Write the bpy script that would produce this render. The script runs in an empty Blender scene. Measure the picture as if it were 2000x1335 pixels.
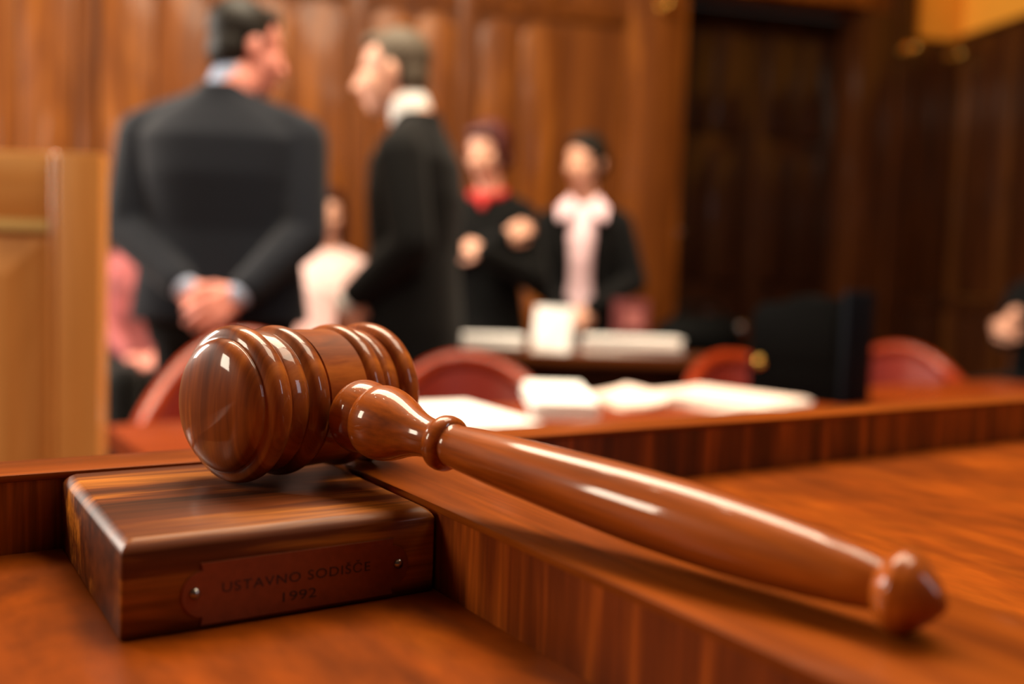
import bpy, bmesh, math, random
from mathutils import Vector, Matrix, Quaternion
random.seed(7)
C = bpy.context.scene.collection
PI = math.pi
V = Vector

# ------------------------------------------------------------------ camera, world, lights, exposure
scene = bpy.context.scene
cam_d = bpy.data.cameras.new('camera')
cam = bpy.data.objects.new('camera', cam_d)
C.objects.link(cam)
cam_d.sensor_width = 36.0
cam_d.lens = 1878.9 / 2000 * 36.0
CAM_Z = 1.01
pit, rol = 0.0642, -0.0335
fw = V((0, math.cos(pit), -math.sin(pit)))
r0 = V((1, 0, 0)); d0 = fw.cross(r0)
rt = r0 * math.cos(rol) + d0 * math.sin(rol)
up = -(r0 * -math.sin(rol) + d0 * math.cos(rol))
cam.matrix_world = Matrix(((rt.x, up.x, -fw.x, 0), (rt.y, up.y, -fw.y, 0), (rt.z, up.z, -fw.z, CAM_Z), (0, 0, 0, 1)))
cam_d.clip_start = 0.02
cam_d.dof.use_dof = True
cam_d.dof.focus_distance = 0.350
cam_d.dof.aperture_fstop = 4.4
scene.camera = cam

vs = scene.view_settings
vs.view_transform = 'Standard'; vs.look = 'None'; vs.gamma = 1.0; vs.use_curve_mapping = False
vs.exposure = 0.0

w = bpy.data.worlds.new('room_ambient'); scene.world = w; w.use_nodes = True
w.node_tree.nodes['Background'].inputs[0].default_value = (1.0, 0.86, 0.72, 1)
w.node_tree.nodes['Background'].inputs[1].default_value = 0.03


def area(name, loc, target, sx, sy, power, col):
    l = bpy.data.lights.new(name, 'AREA'); l.shape = 'RECTANGLE'; l.size = sx; l.size_y = sy
    l.energy = power; l.color = col
    o = bpy.data.objects.new(name, l); C.objects.link(o)
    o.location = loc
    o.rotation_euler = (V(target) - V(loc)).to_track_quat('-Z', 'Y').to_euler()
    return o


def bulb(name, loc, power, col, rad=0.06):
    l = bpy.data.lights.new(name, 'POINT'); l.energy = power; l.color = col; l.shadow_soft_size = rad
    o = bpy.data.objects.new(name, l); C.objects.link(o); o.location = loc
    return o


WARM = (1.0, 0.83, 0.60)
DAY = (0.80, 0.88, 1.0)
# chandelier over the bench, lamps over the floor of the court, daylight through tall windows behind the viewer
area('ceiling_lamp_bench', (0.95, 0.95, 3.4), (0.3, 0.45, 0.9), 1.15, 1.15, 62, WARM)
area('ceiling_lamp_floor', (-0.4, 2.3, 4.1), (-0.2, 2.7, 0.0), 2.4, 1.6, 300, WARM)
area('window_light_side', (-2.6, -0.2, 1.95), (-0.1, 1.2, 1.0), 0.5, 0.8, 44, (1.0, 0.86, 0.66))
area('window_light_left', (-4.2, 2.9, 2.4), (0.0, 3.0, 1.1), 1.0, 1.3, 200, (1.0, 0.90, 0.78))
area('window_light_rear', (2.7, -0.5, 2.3), (0.3, 1.5, 1.0), 0.35, 1.0, 9, DAY)
for i in range(5):
    a = i / 5 * 2 * PI
    bulb('chandelier_bulb', (-0.7 + 0.4 * math.cos(a), 1.1 + 0.4 * math.sin(a), 3.2), 2.0, WARM, 0.03)


# ------------------------------------------------------------------ materials
def new_mat(name):
    m = bpy.data.materials.new(name); m.use_nodes = True
    nt = m.node_tree
    return m, nt, nt.nodes['Principled BSDF']


def lin(c):
    return tuple(((x / 255) / 12.92 if x / 255 <= 0.04045 else ((x / 255 + 0.055) / 1.055) ** 2.4) for x in c) + (1,)


def wood(name, cols, scale=(1, 1, 1), rough=0.3, coat=0.4, fine=0.35, rand=True, bump=0.05, dist=1.2, spread=1.0, spec=0.18, crough=0.1):
    """streaky timber; scale: noise frequency per metre along x, y, z (small along the grain)"""
    m, nt, b = new_mat(name)
    N = nt.nodes; L = nt.links
    tc = N.new('ShaderNodeTexCoord'); mp = N.new('ShaderNodeMapping')
    mp.inputs['Scale'].default_value = scale
    src = tc.outputs['Object']
    if rand:
        oi = N.new('ShaderNodeObjectInfo'); ml = N.new('ShaderNodeMath'); ml.operation = 'MULTIPLY'
        ml.inputs[1].default_value = 37.0; L.new(oi.outputs['Random'], ml.inputs[0])
        ad = N.new('ShaderNodeVectorMath'); ad.operation = 'ADD'
        L.new(src, ad.inputs[0]); L.new(ml.outputs[0], ad.inputs[1]); src = ad.outputs[0]
    L.new(src, mp.inputs[0])
    n1 = N.new('ShaderNodeTexNoise'); n1.inputs['Scale'].default_value = 1.0; n1.inputs['Detail'].default_value = 5
    n1.inputs['Roughness'].default_value = 0.6; n1.inputs['Distortion'].default_value = dist
    L.new(mp.outputs[0], n1.inputs[0])
    mp2 = N.new('ShaderNodeMapping'); mp2.inputs['Scale'].default_value = tuple(s * 9 if s > max(scale) * 0.3 else s * 2.5 for s in scale)
    L.new(src, mp2.inputs[0])
    n2 = N.new('ShaderNodeTexNoise'); n2.inputs['Scale'].default_value = 1.0; n2.inputs['Detail'].default_value = 3
    L.new(mp2.outputs[0], n2.inputs[0])
    rp = N.new('ShaderNodeValToRGB')
    k = len(cols)
    while len(rp.color_ramp.elements) < k:
        rp.color_ramp.elements.new(0.5)
    for i, c in enumerate(cols):
        rp.color_ramp.elements[i].position = 0.5 + (i / (k - 1) - 0.5) * 0.5 * spread
        rp.color_ramp.elements[i].color = lin(c)
    L.new(n1.outputs[0], rp.inputs[0])
    mr = N.new('ShaderNodeMapRange'); mr.inputs[1].default_value = 0.3; mr.inputs[2].default_value = 0.7
    mr.inputs[3].default_value = 1 - fine; mr.inputs[4].default_value = 1 + fine * 0.35
    L.new(n2.outputs[0], mr.inputs[0])
    mx = N.new('ShaderNodeMix'); mx.data_type = 'RGBA'; mx.blend_type = 'MULTIPLY'; mx.inputs[0].default_value = 1
    L.new(rp.outputs[0], mx.inputs[6]); L.new(mr.outputs[0], mx.inputs[7])
    L.new(mx.outputs[2], b.inputs['Base Color'])
    b.inputs['Roughness'].default_value = rough
    b.inputs['Coat Weight'].default_value = coat; b.inputs['Coat Roughness'].default_value = crough; b.inputs['Specular IOR Level'].default_value = spec
    bp = N.new('ShaderNodeBump'); bp.inputs['Strength'].default_value = bump; bp.inputs['Distance'].default_value = 0.0006
    L.new(n2.outputs[0], bp.inputs['Height']); L.new(bp.outputs[0], b.inputs['Normal'])
    return m


def plain(name, col, rough=0.5, metal=0.0, coat=0.0, noise=0.0, nscale=60, sheen=0.0, bump=0.0, emit=None, spec=0.5):
    m, nt, b = new_mat(name)
    N = nt.nodes; L = nt.links
    c = lin(col)
    tc = N.new('ShaderNodeTexCoord'); n = N.new('ShaderNodeTexNoise'); n.inputs['Scale'].default_value = nscale
    n.inputs['Detail'].default_value = 3
    L.new(tc.outputs['Object'], n.inputs[0])
    rp = N.new('ShaderNodeValToRGB')
    rp.color_ramp.elements[0].position = 0.3; rp.color_ramp.elements[1].position = 0.7
    rp.color_ramp.elements[0].color = tuple(x * (1 - noise) for x in c[:3]) + (1,)
    rp.color_ramp.elements[1].color = tuple(min(1, x * (1 + noise)) for x in c[:3]) + (1,)
    L.new(n.outputs[0], rp.inputs[0]); L.new(rp.outputs[0], b.inputs['Base Color'])
    b.inputs['Specular IOR Level'].default_value = spec
    b.inputs['Roughness'].default_value = rough; b.inputs['Metallic'].default_value = metal
    b.inputs['Coat Weight'].default_value = coat; b.inputs['Sheen Weight'].default_value = sheen
    if bump:
        bp = N.new('ShaderNodeBump'); bp.inputs['Strength'].default_value = bump; bp.inputs['Distance'].default_value = 0.002
        L.new(n.outputs[0], bp.inputs['Height']); L.new(bp.outputs[0], b.inputs['Normal'])
    if emit:
        L.new(rp.outputs[0], b.inputs['Emission Color']); b.inputs['Emission Strength'].default_value = emit
    return m


M = {}
M['gavel_head'] = wood('varnished_gavel_head', [(60, 26, 9), (132, 64, 20), (188, 106, 40)], (6, 42, 7), 0.42, 0.5, 0.25, False, 0.04, 1.6, 1.0, spec=0.1, crough=0.06)
M['gavel_handle'] = wood('varnished_gavel_handle', [(104, 46, 9), (148, 71, 15), (178, 92, 24)], (70, 70, 8), 0.42, 0.6, 0.28, False, 0.05, 0.6, 1.2, spec=0.1, crough=0.07)
M['block'] = wood('walnut_block', [(34, 13, 4), (94, 43, 12), (206, 124, 40)], (4, 46, 40), 0.45, 0.06, 0.4, False, 0.05, 0.4, 0.85, spec=0.1, crough=0.16)
M['desk'] = wood('desk_veneer', [(76, 31, 4), (122, 54, 6), (156, 77, 12)], (9, 3, 9), 0.42, 0.03, 0.35, False, 0.03, 1.8, 1.1, spec=0.05)
M['ledge_top'] = wood('ledge_cap_wood', [(84, 35, 6), (118, 54, 9), (146, 72, 16)], (3, 40, 40), 0.36, 0.1, 0.3, False, 0.03, spec=0.06)
M['rail_top'] = wood('rail_cap_wood', [(84, 35, 6), (118, 54, 9), (146, 72, 16)], (40, 3, 40), 0.36, 0.14, 0.3, False, 0.03, spec=0.06)
M['ledge_face'] = wood('ledge_face_veneer', [(56, 20, 5), (104, 44, 10), (176, 86, 22)], (48, 48, 4), 0.36, 0.25, 0.4, False, 0.04, 0.8, 1.0)
M['wall'] = wood('oak_wall_panel', [(72, 35, 9), (120, 64, 18), (164, 97, 32)], (6, 6, 0.8), 0.42, 0.1, 0.25, True, 0.03, 1.8, 1.0)
M['wall_stile'] = wood('oak_wall_stile', [(70, 34, 10), (108, 57, 17), (138, 78, 26)], (9, 9, 0.8), 0.42, 0.1, 0.25, True, 0.03, 1.0, 1.2)
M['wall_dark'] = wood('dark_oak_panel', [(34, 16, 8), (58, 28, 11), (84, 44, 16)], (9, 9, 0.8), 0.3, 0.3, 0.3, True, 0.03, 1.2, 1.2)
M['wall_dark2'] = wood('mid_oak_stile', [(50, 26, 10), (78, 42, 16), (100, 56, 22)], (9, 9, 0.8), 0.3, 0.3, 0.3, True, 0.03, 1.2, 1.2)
M['ochre'] = plain('ochre_plaster', (232, 158, 44), 0.85, 0, 0, 0.05, 5)
M['door'] = wood('dark_door_wood', [(24, 12, 7), (42, 21, 11), (58, 30, 14)], (9, 9, 0.8), 0.28, 0.35, 0.3, True, 0.03, 1.2, 1.2)
M['lectern'] = wood('honey_wood', [(192, 122, 56), (218, 150, 80), (230, 168, 100)], (11, 11, 1.2), 0.35, 0.35, 0.12, True, 0.03, 1.0, 1.2)
M['lectern_gloss'] = wood('glossy_honey_molding', [(190, 120, 56), (214, 146, 78)], (11, 11, 1.2), 0.3, 1.0, 0.1, True, 0.02, crough=0.12)
M['lectern_rail'] = wood('honey_rail_wood', [(194, 124, 58), (218, 150, 80), (230, 168, 100)], (1.2, 11, 11), 0.35, 0.3, 0.15, True, 0.03)
M['lectern_light'] = wood('pale_honey_wood', [(204, 162, 92), (220, 182, 112), (228, 194, 126)], (1.2, 11, 11), 0.35, 0.4, 0.12, True, 0.03)
M['table'] = wood('clerk_table_wood', [(100, 35, 7), (126, 50, 10), (146, 64, 16)], (3, 14, 14), 0.4, 0.1, 0.2, False, 0.03, spec=0.1)
M['table_dark'] = wood('far_table_wood', [(70, 34, 15), (100, 52, 22), (122, 66, 30)], (2, 14, 14), 0.36, 0.3, 0.25, False, 0.03)
M['bench_seat'] = wood('bench_wood', [(58, 28, 12), (84, 44, 18), (104, 58, 26)], (2, 14, 14), 0.4, 0.2, 0.25, False, 0.03)
M['chair_rim'] = wood('chair_rim_wood', [(116, 34, 12), (142, 46, 16), (158, 58, 22)], (12, 12, 4), 0.3, 0.3, 0.2, False, 0.03)
M['leather'] = plain('red_leather', (124, 38, 28), 0.4, 0, 0.15, 0.12, 90, 0, 0.2)
M['plate'] = plain('engraved_copper_plate', (122, 62, 38), 0.4, 0.3, 0.2, 0.1, 400)
M['engrave'] = plain('dark_engraving', (34, 16, 10), 0.7)
M['screw'] = plain('steel_screw', (150, 145, 140), 0.25, 1.0)
M['brass'] = plain('polished_brass', (205, 160, 80), 0.2, 1.0)
M['black_leather'] = plain('black_leather', (6, 6, 6), 0.6, 0, 0.0, 0.2, 120, 0, 0.2, spec=0.03)
M['navy_leather'] = plain('blue_black_leather', (15, 20, 27), 0.6, 0, 0.0, 0.2, 120, 0, 0.2, spec=0.06)
M['black_cloth'] = plain('black_cloth', (10, 10, 10), 0.8, 0, 0, 0.2, 60, 0.1, 0.2, spec=0.08)
M['paper'] = plain('white_paper', (250, 248, 246), 0.8, 0, 0, 0.02, 20)
M['paper_pink'] = plain('pinkish_paper', (236, 212, 200), 0.8, 0, 0, 0.02, 20)
M['suit_navy'] = plain('charcoal_navy_wool', (21, 25, 34), 0.8, 0, 0, 0.12, 240, 0.12, 0.1, spec=0.1)
M['suit_black'] = plain('black_wool', (13, 13, 14), 0.8, 0, 0, 0.12, 240, 0.05, 0.1, spec=0.08)
M['black_top'] = plain('black_knit', (10, 10, 10), 0.85, 0, 0, 0.12, 200, 0.05, 0.1, spec=0.08)
M['white_shirt'] = plain('white_cotton', (232, 230, 228), 0.8, 0, 0, 0.03, 60)
M['blue_shirt'] = plain('pale_blue_cotton', (170, 185, 215), 0.8, 0, 0, 0.03, 60)
M['pink_shirt'] = plain('pale_pink_cotton', (240, 205, 215), 0.8, 0, 0, 0.04, 60)
M['pink_top'] = plain('white_and_pink_top', (236, 200, 196), 0.85, 0, 0, 0.18, 28)
M['pink_print'] = plain('pink_patterned_top', (164, 88, 90), 0.85, 0, 0, 0.4, 16)
M['red_scarf'] = plain('red_scarf', (190, 40, 36), 0.8, 0, 0, 0.1, 60)
M['skin'] = plain('skin', (234, 176, 150), 0.5, 0, 0, 0.05, 40)
M['skin_ruddy'] = plain('ruddy_skin', (230, 150, 134), 0.5, 0, 0, 0.06, 40)
M['lips'] = plain('lips', (176, 84, 76), 0.5)
M['eye'] = plain('dark_eye', (40, 28, 22), 0.2)
M['hair_dark'] = plain('dark_brown_hair', (24, 19, 14), 0.55, 0, 0, 0.35, 90, 0, 0.5, spec=0.25)
M['hair_grey'] = plain('grey_brown_hair', (90, 80, 68), 0.6, 0, 0, 0.35, 90, 0, 0.5, spec=0.2)
M['hair_red'] = plain('dark_red_hair', (72, 20, 18), 0.5, 0, 0, 0.35, 90, 0, 0.5)
M['hair_auburn'] = plain('auburn_hair', (58, 22, 10), 0.6, 0, 0, 0.35, 90, 0, 0.5, spec=0.2)
M['plaster'] = plain('cream_plaster', (214, 196, 164), 0.9, 0, 0, 0.04, 4)
M['parquet'] = wood('parquet', [(84, 46, 22), (112, 64, 32), (134, 80, 42)], (14, 1.4, 10), 0.4, 0.2, 0.3, True, 0.03)


# ------------------------------------------------------------------ shape helpers
class Shape:
    def __init__(s):
        s.v = []; s.f = []

    def add(s, vs, fs):
        b = len(s.v); s.v += [tuple(x) for x in vs]; s.f += [tuple(i + b for i in f) for f in fs]
        return s

    def box(s, x0, x1, y0, y1, z0, z1, mat=None):
        vs = [V((x, y, z)) for z in (z0, z1) for y in (y0, y1) for x in (x0, x1)]
        if mat: vs = [mat @ q for q in vs]
        return s.add(vs, [(0, 2, 3, 1), (4, 5, 7, 6), (0, 1, 5, 4), (2, 6, 7, 3), (0, 4, 6, 2), (1, 3, 7, 5)])

    def rings(s, rs, close=True):
        """list of vertex rings of equal length -> closed skin with capped ends"""
        n = len(rs[0]); vs = [p for r in rs for p in r]; fs = []
        for i in range(len(rs) - 1):
            for j in range(n):
                k = (j + 1) % n
                fs.append((i * n + j, i * n + k, (i + 1) * n + k, (i + 1) * n + j))
        if close:
            fs.append(tuple(reversed(range(n)))); fs.append(tuple((len(rs) - 1) * n + j for j in range(n)))
        return s.add(vs, fs)

    def lathe(s, prof, c=V((0, 0, 0)), axis=V((0, 0, 1)), n=64):
        q = V((0, 0, 1)).rotation_difference(V(axis))
        rs = []
        for r, t in prof:
            rs.append([V(c) + q @ V((max(r, 1e-5) * math.cos(2 * PI * j / n), max(r, 1e-5) * math.sin(2 * PI * j / n), t)) for j in range(n)])
        return s.rings(rs)

    def capsule(s, a, b, ra, rb, n=14):
        a = V(a); b = V(b); L = (b - a).length
        pr = [(ra * math.sin(t), -ra * math.cos(t)) for t in (0.02, 0.5, 1.05, PI / 2)]
        pr += [(rb * math.cos(t), L + rb * math.sin(t)) for t in (0, 0.5, 1.05, 1.55)]
        return s.lathe(pr, a, (b - a).normalized() if L > 1e-6 else V((0, 0, 1)), n)

    def chain(s, pts, rad, n=14):
        for i in range(len(pts) - 1):
            s.capsule(pts[i], pts[i + 1], rad[i], rad[i + 1], n)
        return s

    def ball(s, c, r, rot=None, n=20):
        rs = []
        for i in range(11):
            t = 0.03 + (PI - 0.06) * i / 10
            ring = []
            for j in range(n):
                a = 2 * PI * j / n
                p = V((r[0] * math.sin(t) * math.cos(a), r[1] * math.sin(t) * math.sin(a), -r[2] * math.cos(t)))
                if rot: p = rot @ p
                ring.append(V(c) + p)
            rs.append(ring)
        return s.rings(rs)

    def loft(s, secs, n=28, p=2.3):
        """secs: (z, cx, cy, rx, ry) superellipse sections"""
        rs = []
        for z, x, y, rx, ry in secs:
            ring = []
            for j in range(n):
                a = 2 * PI * j / n; ca, sa = math.cos(a), math.sin(a)
                ring.append(V((x + rx * math.copysign(abs(ca) ** (2 / p), ca), y + ry * math.copysign(abs(sa) ** (2 / p), sa), z)))
            rs.append(ring)
        return s.rings(rs)

    def tube(s, pts, r, n=10, closed=False):
        pts = [V(p) for p in pts]; rs = []
        for i, p in enumerate(pts):
            t = (pts[min(i + 1, len(pts) - 1)] - pts[max(i - 1, 0)]).normalized()
            u = t.cross(V((0, 0, 1)));
            if u.length < 1e-4: u = t.cross(V((1, 0, 0)))
            u.normalize(); w_ = u.cross(t)
            rr = r[i] if isinstance(r, (list, tuple)) else r
            rs.append([p + u * rr * math.cos(2 * PI * j / n) + w_ * rr * math.sin(2 * PI * j / n) for j in range(n)])
        return s.rings(rs)

    def move(s, mat):
        s.v = [tuple(mat @ V(q)) for q in s.v]; return s

    def mesh(s, name):
        me = bpy.data.meshes.new(name); me.from_pydata(s.v, [], s.f)
        bm = bmesh.new(); bm.from_mesh(me); bmesh.ops.recalc_face_normals(bm, faces=bm.faces); bm.to_mesh(me); bm.free()
        return me


def smooth(me, angle=None):
    for p in me.polygons: p.use_smooth = True
    if angle is not None:
        me.set_sharp_from_angle(angle=angle)


def link(name, me, mat, parent=None, sm=None, bevel=None, seg=2):
    if bevel:
        bm = bmesh.new(); bm.from_mesh(me)
        es = [e for e in bm.edges if len(e.link_faces) == 2 and e.calc_face_angle(0) > 0.6]
        bmesh.ops.bevel(bm, geom=es, offset=bevel, segments=seg, profile=0.6, affect='EDGES', clamp_overlap=True)
        bm.to_mesh(me); bm.free()
        smooth(me, 0.6)
    if sm is not None: smooth(me, sm)
    if mat and not me.materials: me.materials.append(mat)
    o = bpy.data.objects.new(name, me); C.objects.link(o)
    if parent: o.parent = parent
    return o


def thing(name, label, cat, loc=(0, 0, 0), rz=0.0, group=None):
    o = bpy.data.objects.new(name, None); C.objects.link(o)
    o.location = loc; o.rotation_euler = (0, 0, rz); o.empty_display_size = 0.1
    o['label'] = label; o['category'] = cat
    if group: o['group'] = group
    return o


def tag(o, label, cat, group=None):
    o['label'] = label; o['category'] = cat
    if group: o['group'] = group
    return o


def structure(name, me, mat, loc=(0, 0, 0), rz=0.0, **k):
    o = link(name, me, mat, None, **k); o['kind'] = 'structure'; o.location = loc; o.rotation_euler = (0, 0, rz)
    return o


def remeshed(shape, name, voxel, its=3, fac=0.5):
    me = shape.mesh(name)
    o = bpy.data.objects.new('remesh_work', me); C.objects.link(o)
    r = o.modifiers.new('r', 'REMESH'); r.mode = 'VOXEL'; r.voxel_size = voxel
    if its:
        s = o.modifiers.new('s', 'SMOOTH'); s.iterations = its; s.factor = fac
    dg = bpy.context.evaluated_depsgraph_get(); dg.update()
    out = bpy.data.meshes.new_from_object(o.evaluated_get(dg), depsgraph=dg)
    bpy.data.objects.remove(o); bpy.data.meshes.remove(me)
    out.name = name
    smooth(out)
    return out


# ------------------------------------------------------------------ room shell
WALL_O = V((1.5, 6.0, 0)); WALL_A = math.radians(14)     # the panelled end wall stands at an angle to the view
HW = 4.4
structure('floor', Shape().box(-6, 6, -3.5, 8, -0.1, 0).mesh('floor'), M['parquet'])
structure('ceiling', Shape().box(-6, 6, -3.5, 8, HW, HW + 0.1).mesh('ceiling'), M['plaster'])
structure('wall_left', Shape().box(-4.6, -4.4, -3.4, 6.5, 0, HW).mesh('wall_left'), M['wall'])

# end wall: backing slab with an opening for the door, then stiles, rails and boards each on its own
DS0, DS1, DH = -0.548, 0.63, 2.76
CSW = 1.52
bw = Shape()
bw.box(-6.2, DS0, 0.0, 0.2, 0, HW); bw.box(DS1, CSW, 0.0, 0.2, 0, HW); bw.box(DS0, DS1, 0.0, 0.2, DH, HW)
wall = structure('wall_back', bw.mesh('wall_back'), M['wall_stile'], WALL_O, WALL_A)


def board(name, x0, x1, z0, z1, t, mat, parent, y=0.0, bev=0.012):
    return link(name, Shape().box(x0, x1, y - t, y, z0, z1).mesh(name), mat, parent, bevel=bev)


edges = [-6.0, -5.25, -4.5, -3.86, -3.2, -2.47, -1.87, -1.25, -0.95]
for i in range(len(edges) - 1):
    x0, x1 = edges[i], edges[i + 1]
    if x1 - x0 < 0.4: continue
    board('stile', x0 - 0.05, x0 + 0.05, 0.16, 3.6, 0.035, M['wall_stile'], wall, bev=0.01)
    wd = (x1 - x0 - 0.14) / 2
    for k in range(2):
        a = x0 + 0.065 + k * (wd + 0.01)
        # upper board with a shallow arched head, lower board below the dado rail
        up_ = Shape(); pts = [(a, 1.12), (a + wd, 1.12)]
        for j in range(9):
            t = j / 8
            pts.append((a + wd * (1 - t), 2.42 + 0.1 * math.sin(PI * (0.5 + 0.5 * (t if k else t))) * 0 + 0.07 * math.sin(PI * t)))
        n = len(pts)
        up_.add([V((x, -0.022, z)) for x, z in pts] + [V((x, 0, z)) for x, z in pts],
                [tuple(range(n)), tuple(reversed(range(n, 2 * n)))] + [(j, j + n, (j + 1) % n + n, (j + 1) % n) for j in range(n)])
        link('panel', up_.mesh('panel'), M['wall'], wall, bevel=0.008)
        board('panel', a, a + wd, 0.24, 0.98, 0.022, M['wall'], wall, bev=0.008)
        board('panel', a, a + wd, 2.62, 3.5, 0.022, M['wall'], wall, bev=0.008)
board('rail', -6.0, -0.93, 1.0, 1.1, 0.03, M['wall_stile'], wall, bev=0.01)
board('rail', -6.0, -0.93, 2.52, 2.6, 0.03, M['wall_stile'], wall, bev=0.01)
board('skirting', -6.0, DS0, 0.0, 0.15, 0.045, M['wall_stile'], wall, bev=0.01)
# pilaster beside the door, jamb, lintel
board('pilaster', -0.92, DS0 - 0.02, 0.0, 3.9, 0.10, M['wall'], wall, bev=0.015)
board('pilaster_strip', -0.84, -0.63, 0.2, 3.7, 0.012, M['wall_stile'], wall, y=-0.10, bev=0.006)
board('lintel', DS0 - 0.02, DS1 + 0.02, DH, DH + 0.32, 0.10, M['wall'], wall, bev=0.012)
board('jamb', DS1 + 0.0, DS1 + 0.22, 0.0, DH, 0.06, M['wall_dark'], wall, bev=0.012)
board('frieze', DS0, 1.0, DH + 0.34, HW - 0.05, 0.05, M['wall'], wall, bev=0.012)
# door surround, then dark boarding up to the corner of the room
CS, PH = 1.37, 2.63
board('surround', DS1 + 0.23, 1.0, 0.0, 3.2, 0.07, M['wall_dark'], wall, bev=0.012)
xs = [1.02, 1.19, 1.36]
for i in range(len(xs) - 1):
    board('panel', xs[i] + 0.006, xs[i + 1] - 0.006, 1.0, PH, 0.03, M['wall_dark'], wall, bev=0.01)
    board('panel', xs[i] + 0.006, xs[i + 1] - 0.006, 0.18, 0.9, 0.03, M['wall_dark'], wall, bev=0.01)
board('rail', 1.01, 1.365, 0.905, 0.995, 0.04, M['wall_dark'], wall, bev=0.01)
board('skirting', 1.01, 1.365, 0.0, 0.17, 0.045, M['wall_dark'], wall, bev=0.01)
board('plaster_field', 1.01, CS, PH + 0.005, HW - 0.01, 0.02, M['ochre'], wall, bev=0.002)
# side wall, square to the end wall: ochre plaster above dark panelling
ca, sa = math.cos(WALL_A), math.sin(WALL_A)
WR_O = V((WALL_O.x + CS * ca, WALL_O.y + CS * sa, 0))
wr = structure('wall_right', Shape().box(0.0, 0.15, -7.5, 0.1, 0, HW).mesh('wall_right'), M['ochre'], WR_O, WALL_A)
y = -0.05
for i in range(14):
    y1 = y - 0.42
    def vboard(nm, ya, yb, z0, z1, t, mt, bev=0.01):
        link(nm, Shape().box(-t, 0.0, ya, yb, z0, z1).mesh(nm), mt, wr, bevel=bev)
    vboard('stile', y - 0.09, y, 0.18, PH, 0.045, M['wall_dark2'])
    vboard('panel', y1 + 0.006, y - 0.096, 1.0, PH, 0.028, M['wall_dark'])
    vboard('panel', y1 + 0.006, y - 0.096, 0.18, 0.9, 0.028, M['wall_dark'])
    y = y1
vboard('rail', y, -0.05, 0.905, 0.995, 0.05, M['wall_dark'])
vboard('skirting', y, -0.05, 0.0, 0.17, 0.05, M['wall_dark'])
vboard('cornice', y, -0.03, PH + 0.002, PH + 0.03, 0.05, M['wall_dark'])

link('reveal', Shape().box(DS1 - 0.014, DS1 - 0.0005, -0.058, 0.235, 0, DH - 0.002).mesh('reveal'), M['wall_dark'], wall, bevel=0.003)
# double door set back in the opening
door = structure('door_1', Shape().box(DS0, DS1, 0.24, 0.28, 0, DH).mesh('door_1'), M['door'], WALL_O, WALL_A)
mid = (DS0 + DS1) / 2
for x0, x1 in ((DS0 + 0.01, mid - 0.004), (mid + 0.004, DS1 - 0.01)):
    leaf = board('door_leaf', x0, x1, 0.02, DH - 0.02, 0.03, M['door'], door, y=0.24, bev=0.006)
    pw = (x1 - x0 - 0.2) / 2
    for k in range(2):
        a = x0 + 0.08 + k * (pw + 0.04)
        for z0, z1 in ((0.2, 0.9), (1.05, 1.85), (1.97, DH - 0.15)):
            link('door_panel', Shape().box(a, a + pw, 0.185, 0.21, z0, z1).mesh('door_panel'), M['door'], leaf, bevel=0.014)
hs = Shape().lathe([(0.001, 0), (0.03, 0.0), (0.03, 0.012), (0.014, 0.016), (0.012, 0.05), (0.026, 0.06), (0.03, 0.075), (0.02, 0.09), (0.001, 0.094)],
                   V((mid - 0.5, 0.21, 1.34)), V((0, -1, 0)), 24)
link('door_knob', hs.mesh('door_knob'), M['screw'], door, sm=0.7)

# ------------------------------------------------------------------ the bench in front of the viewer (axes turned against the view)
S = 0.11
DA = 0.5793
ROT = Matrix.Rotation(DA, 4, 'Z')
DZ = CAM_Z - S          # height of the desk leaf


def D(x, y, z=0.0):
    """bench axes -> world; x along the ledge, y away, z above the leaf (all in metres)"""
    p = ROT @ V((x, y, 0)); return V((p.x, p.y, DZ + z))


L0, L1, HL = 3.656 * S, 3.918 * S, 0.2767 * S
R0, R1 = 1.476 * S, 2.151 * S
BX0, BX1 = -0.62, 1.75
bench = thing('judges_bench', 'reddish brown wooden judges bench with raised front ledge and divider under the gavel', 'bench', D(0, 0, 0), DA)
bm_ = Shape().box(BX0, BX1, -0.25, L1, -0.035, 0.0)
link('desktop', bm_.mesh('desktop'), M['desk'], bench, bevel=0.0008)
T = 0.0028
f_ = Shape().box(BX0, BX1, L0, L1, 0, HL - T)
link('front_ledge', f_.mesh('front_ledge'), M['ledge_face'], bench)
link('ledge_cap', Shape().box(BX0, BX1, L0 - 0.0004, L1 + 0.001, HL - T, HL).mesh('ledge_cap'), M['ledge_top'], bench, bevel=0.0008)
link('divider_rail', Shape().box(R0, R1, -0.25, L0 - 0.0002, 0, HL - T).mesh('divider_rail'), M['ledge_face'], bench)
link('rail_cap', Shape().box(R0 - 0.0004, R1 + 0.0004, -0.25, L0 - 0.0006, HL - T, HL).mesh('rail_cap'), M['rail_top'], bench, bevel=0.0008)
link('front_panel', Shape().box(BX0 + 0.02, BX1 - 0.02, L1 - 0.04, L1 - 0.012, -DZ, -0.035).mesh('front_panel'), M['ledge_face'], bench)
for x in (BX0 + 0.02, BX1 - 0.05):
    link('side_panel', Shape().box(x, x + 0.03, -0.2, L1 - 0.041, -DZ, -0.035).mesh('side_panel'), M['ledge_face'], bench)

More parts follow.
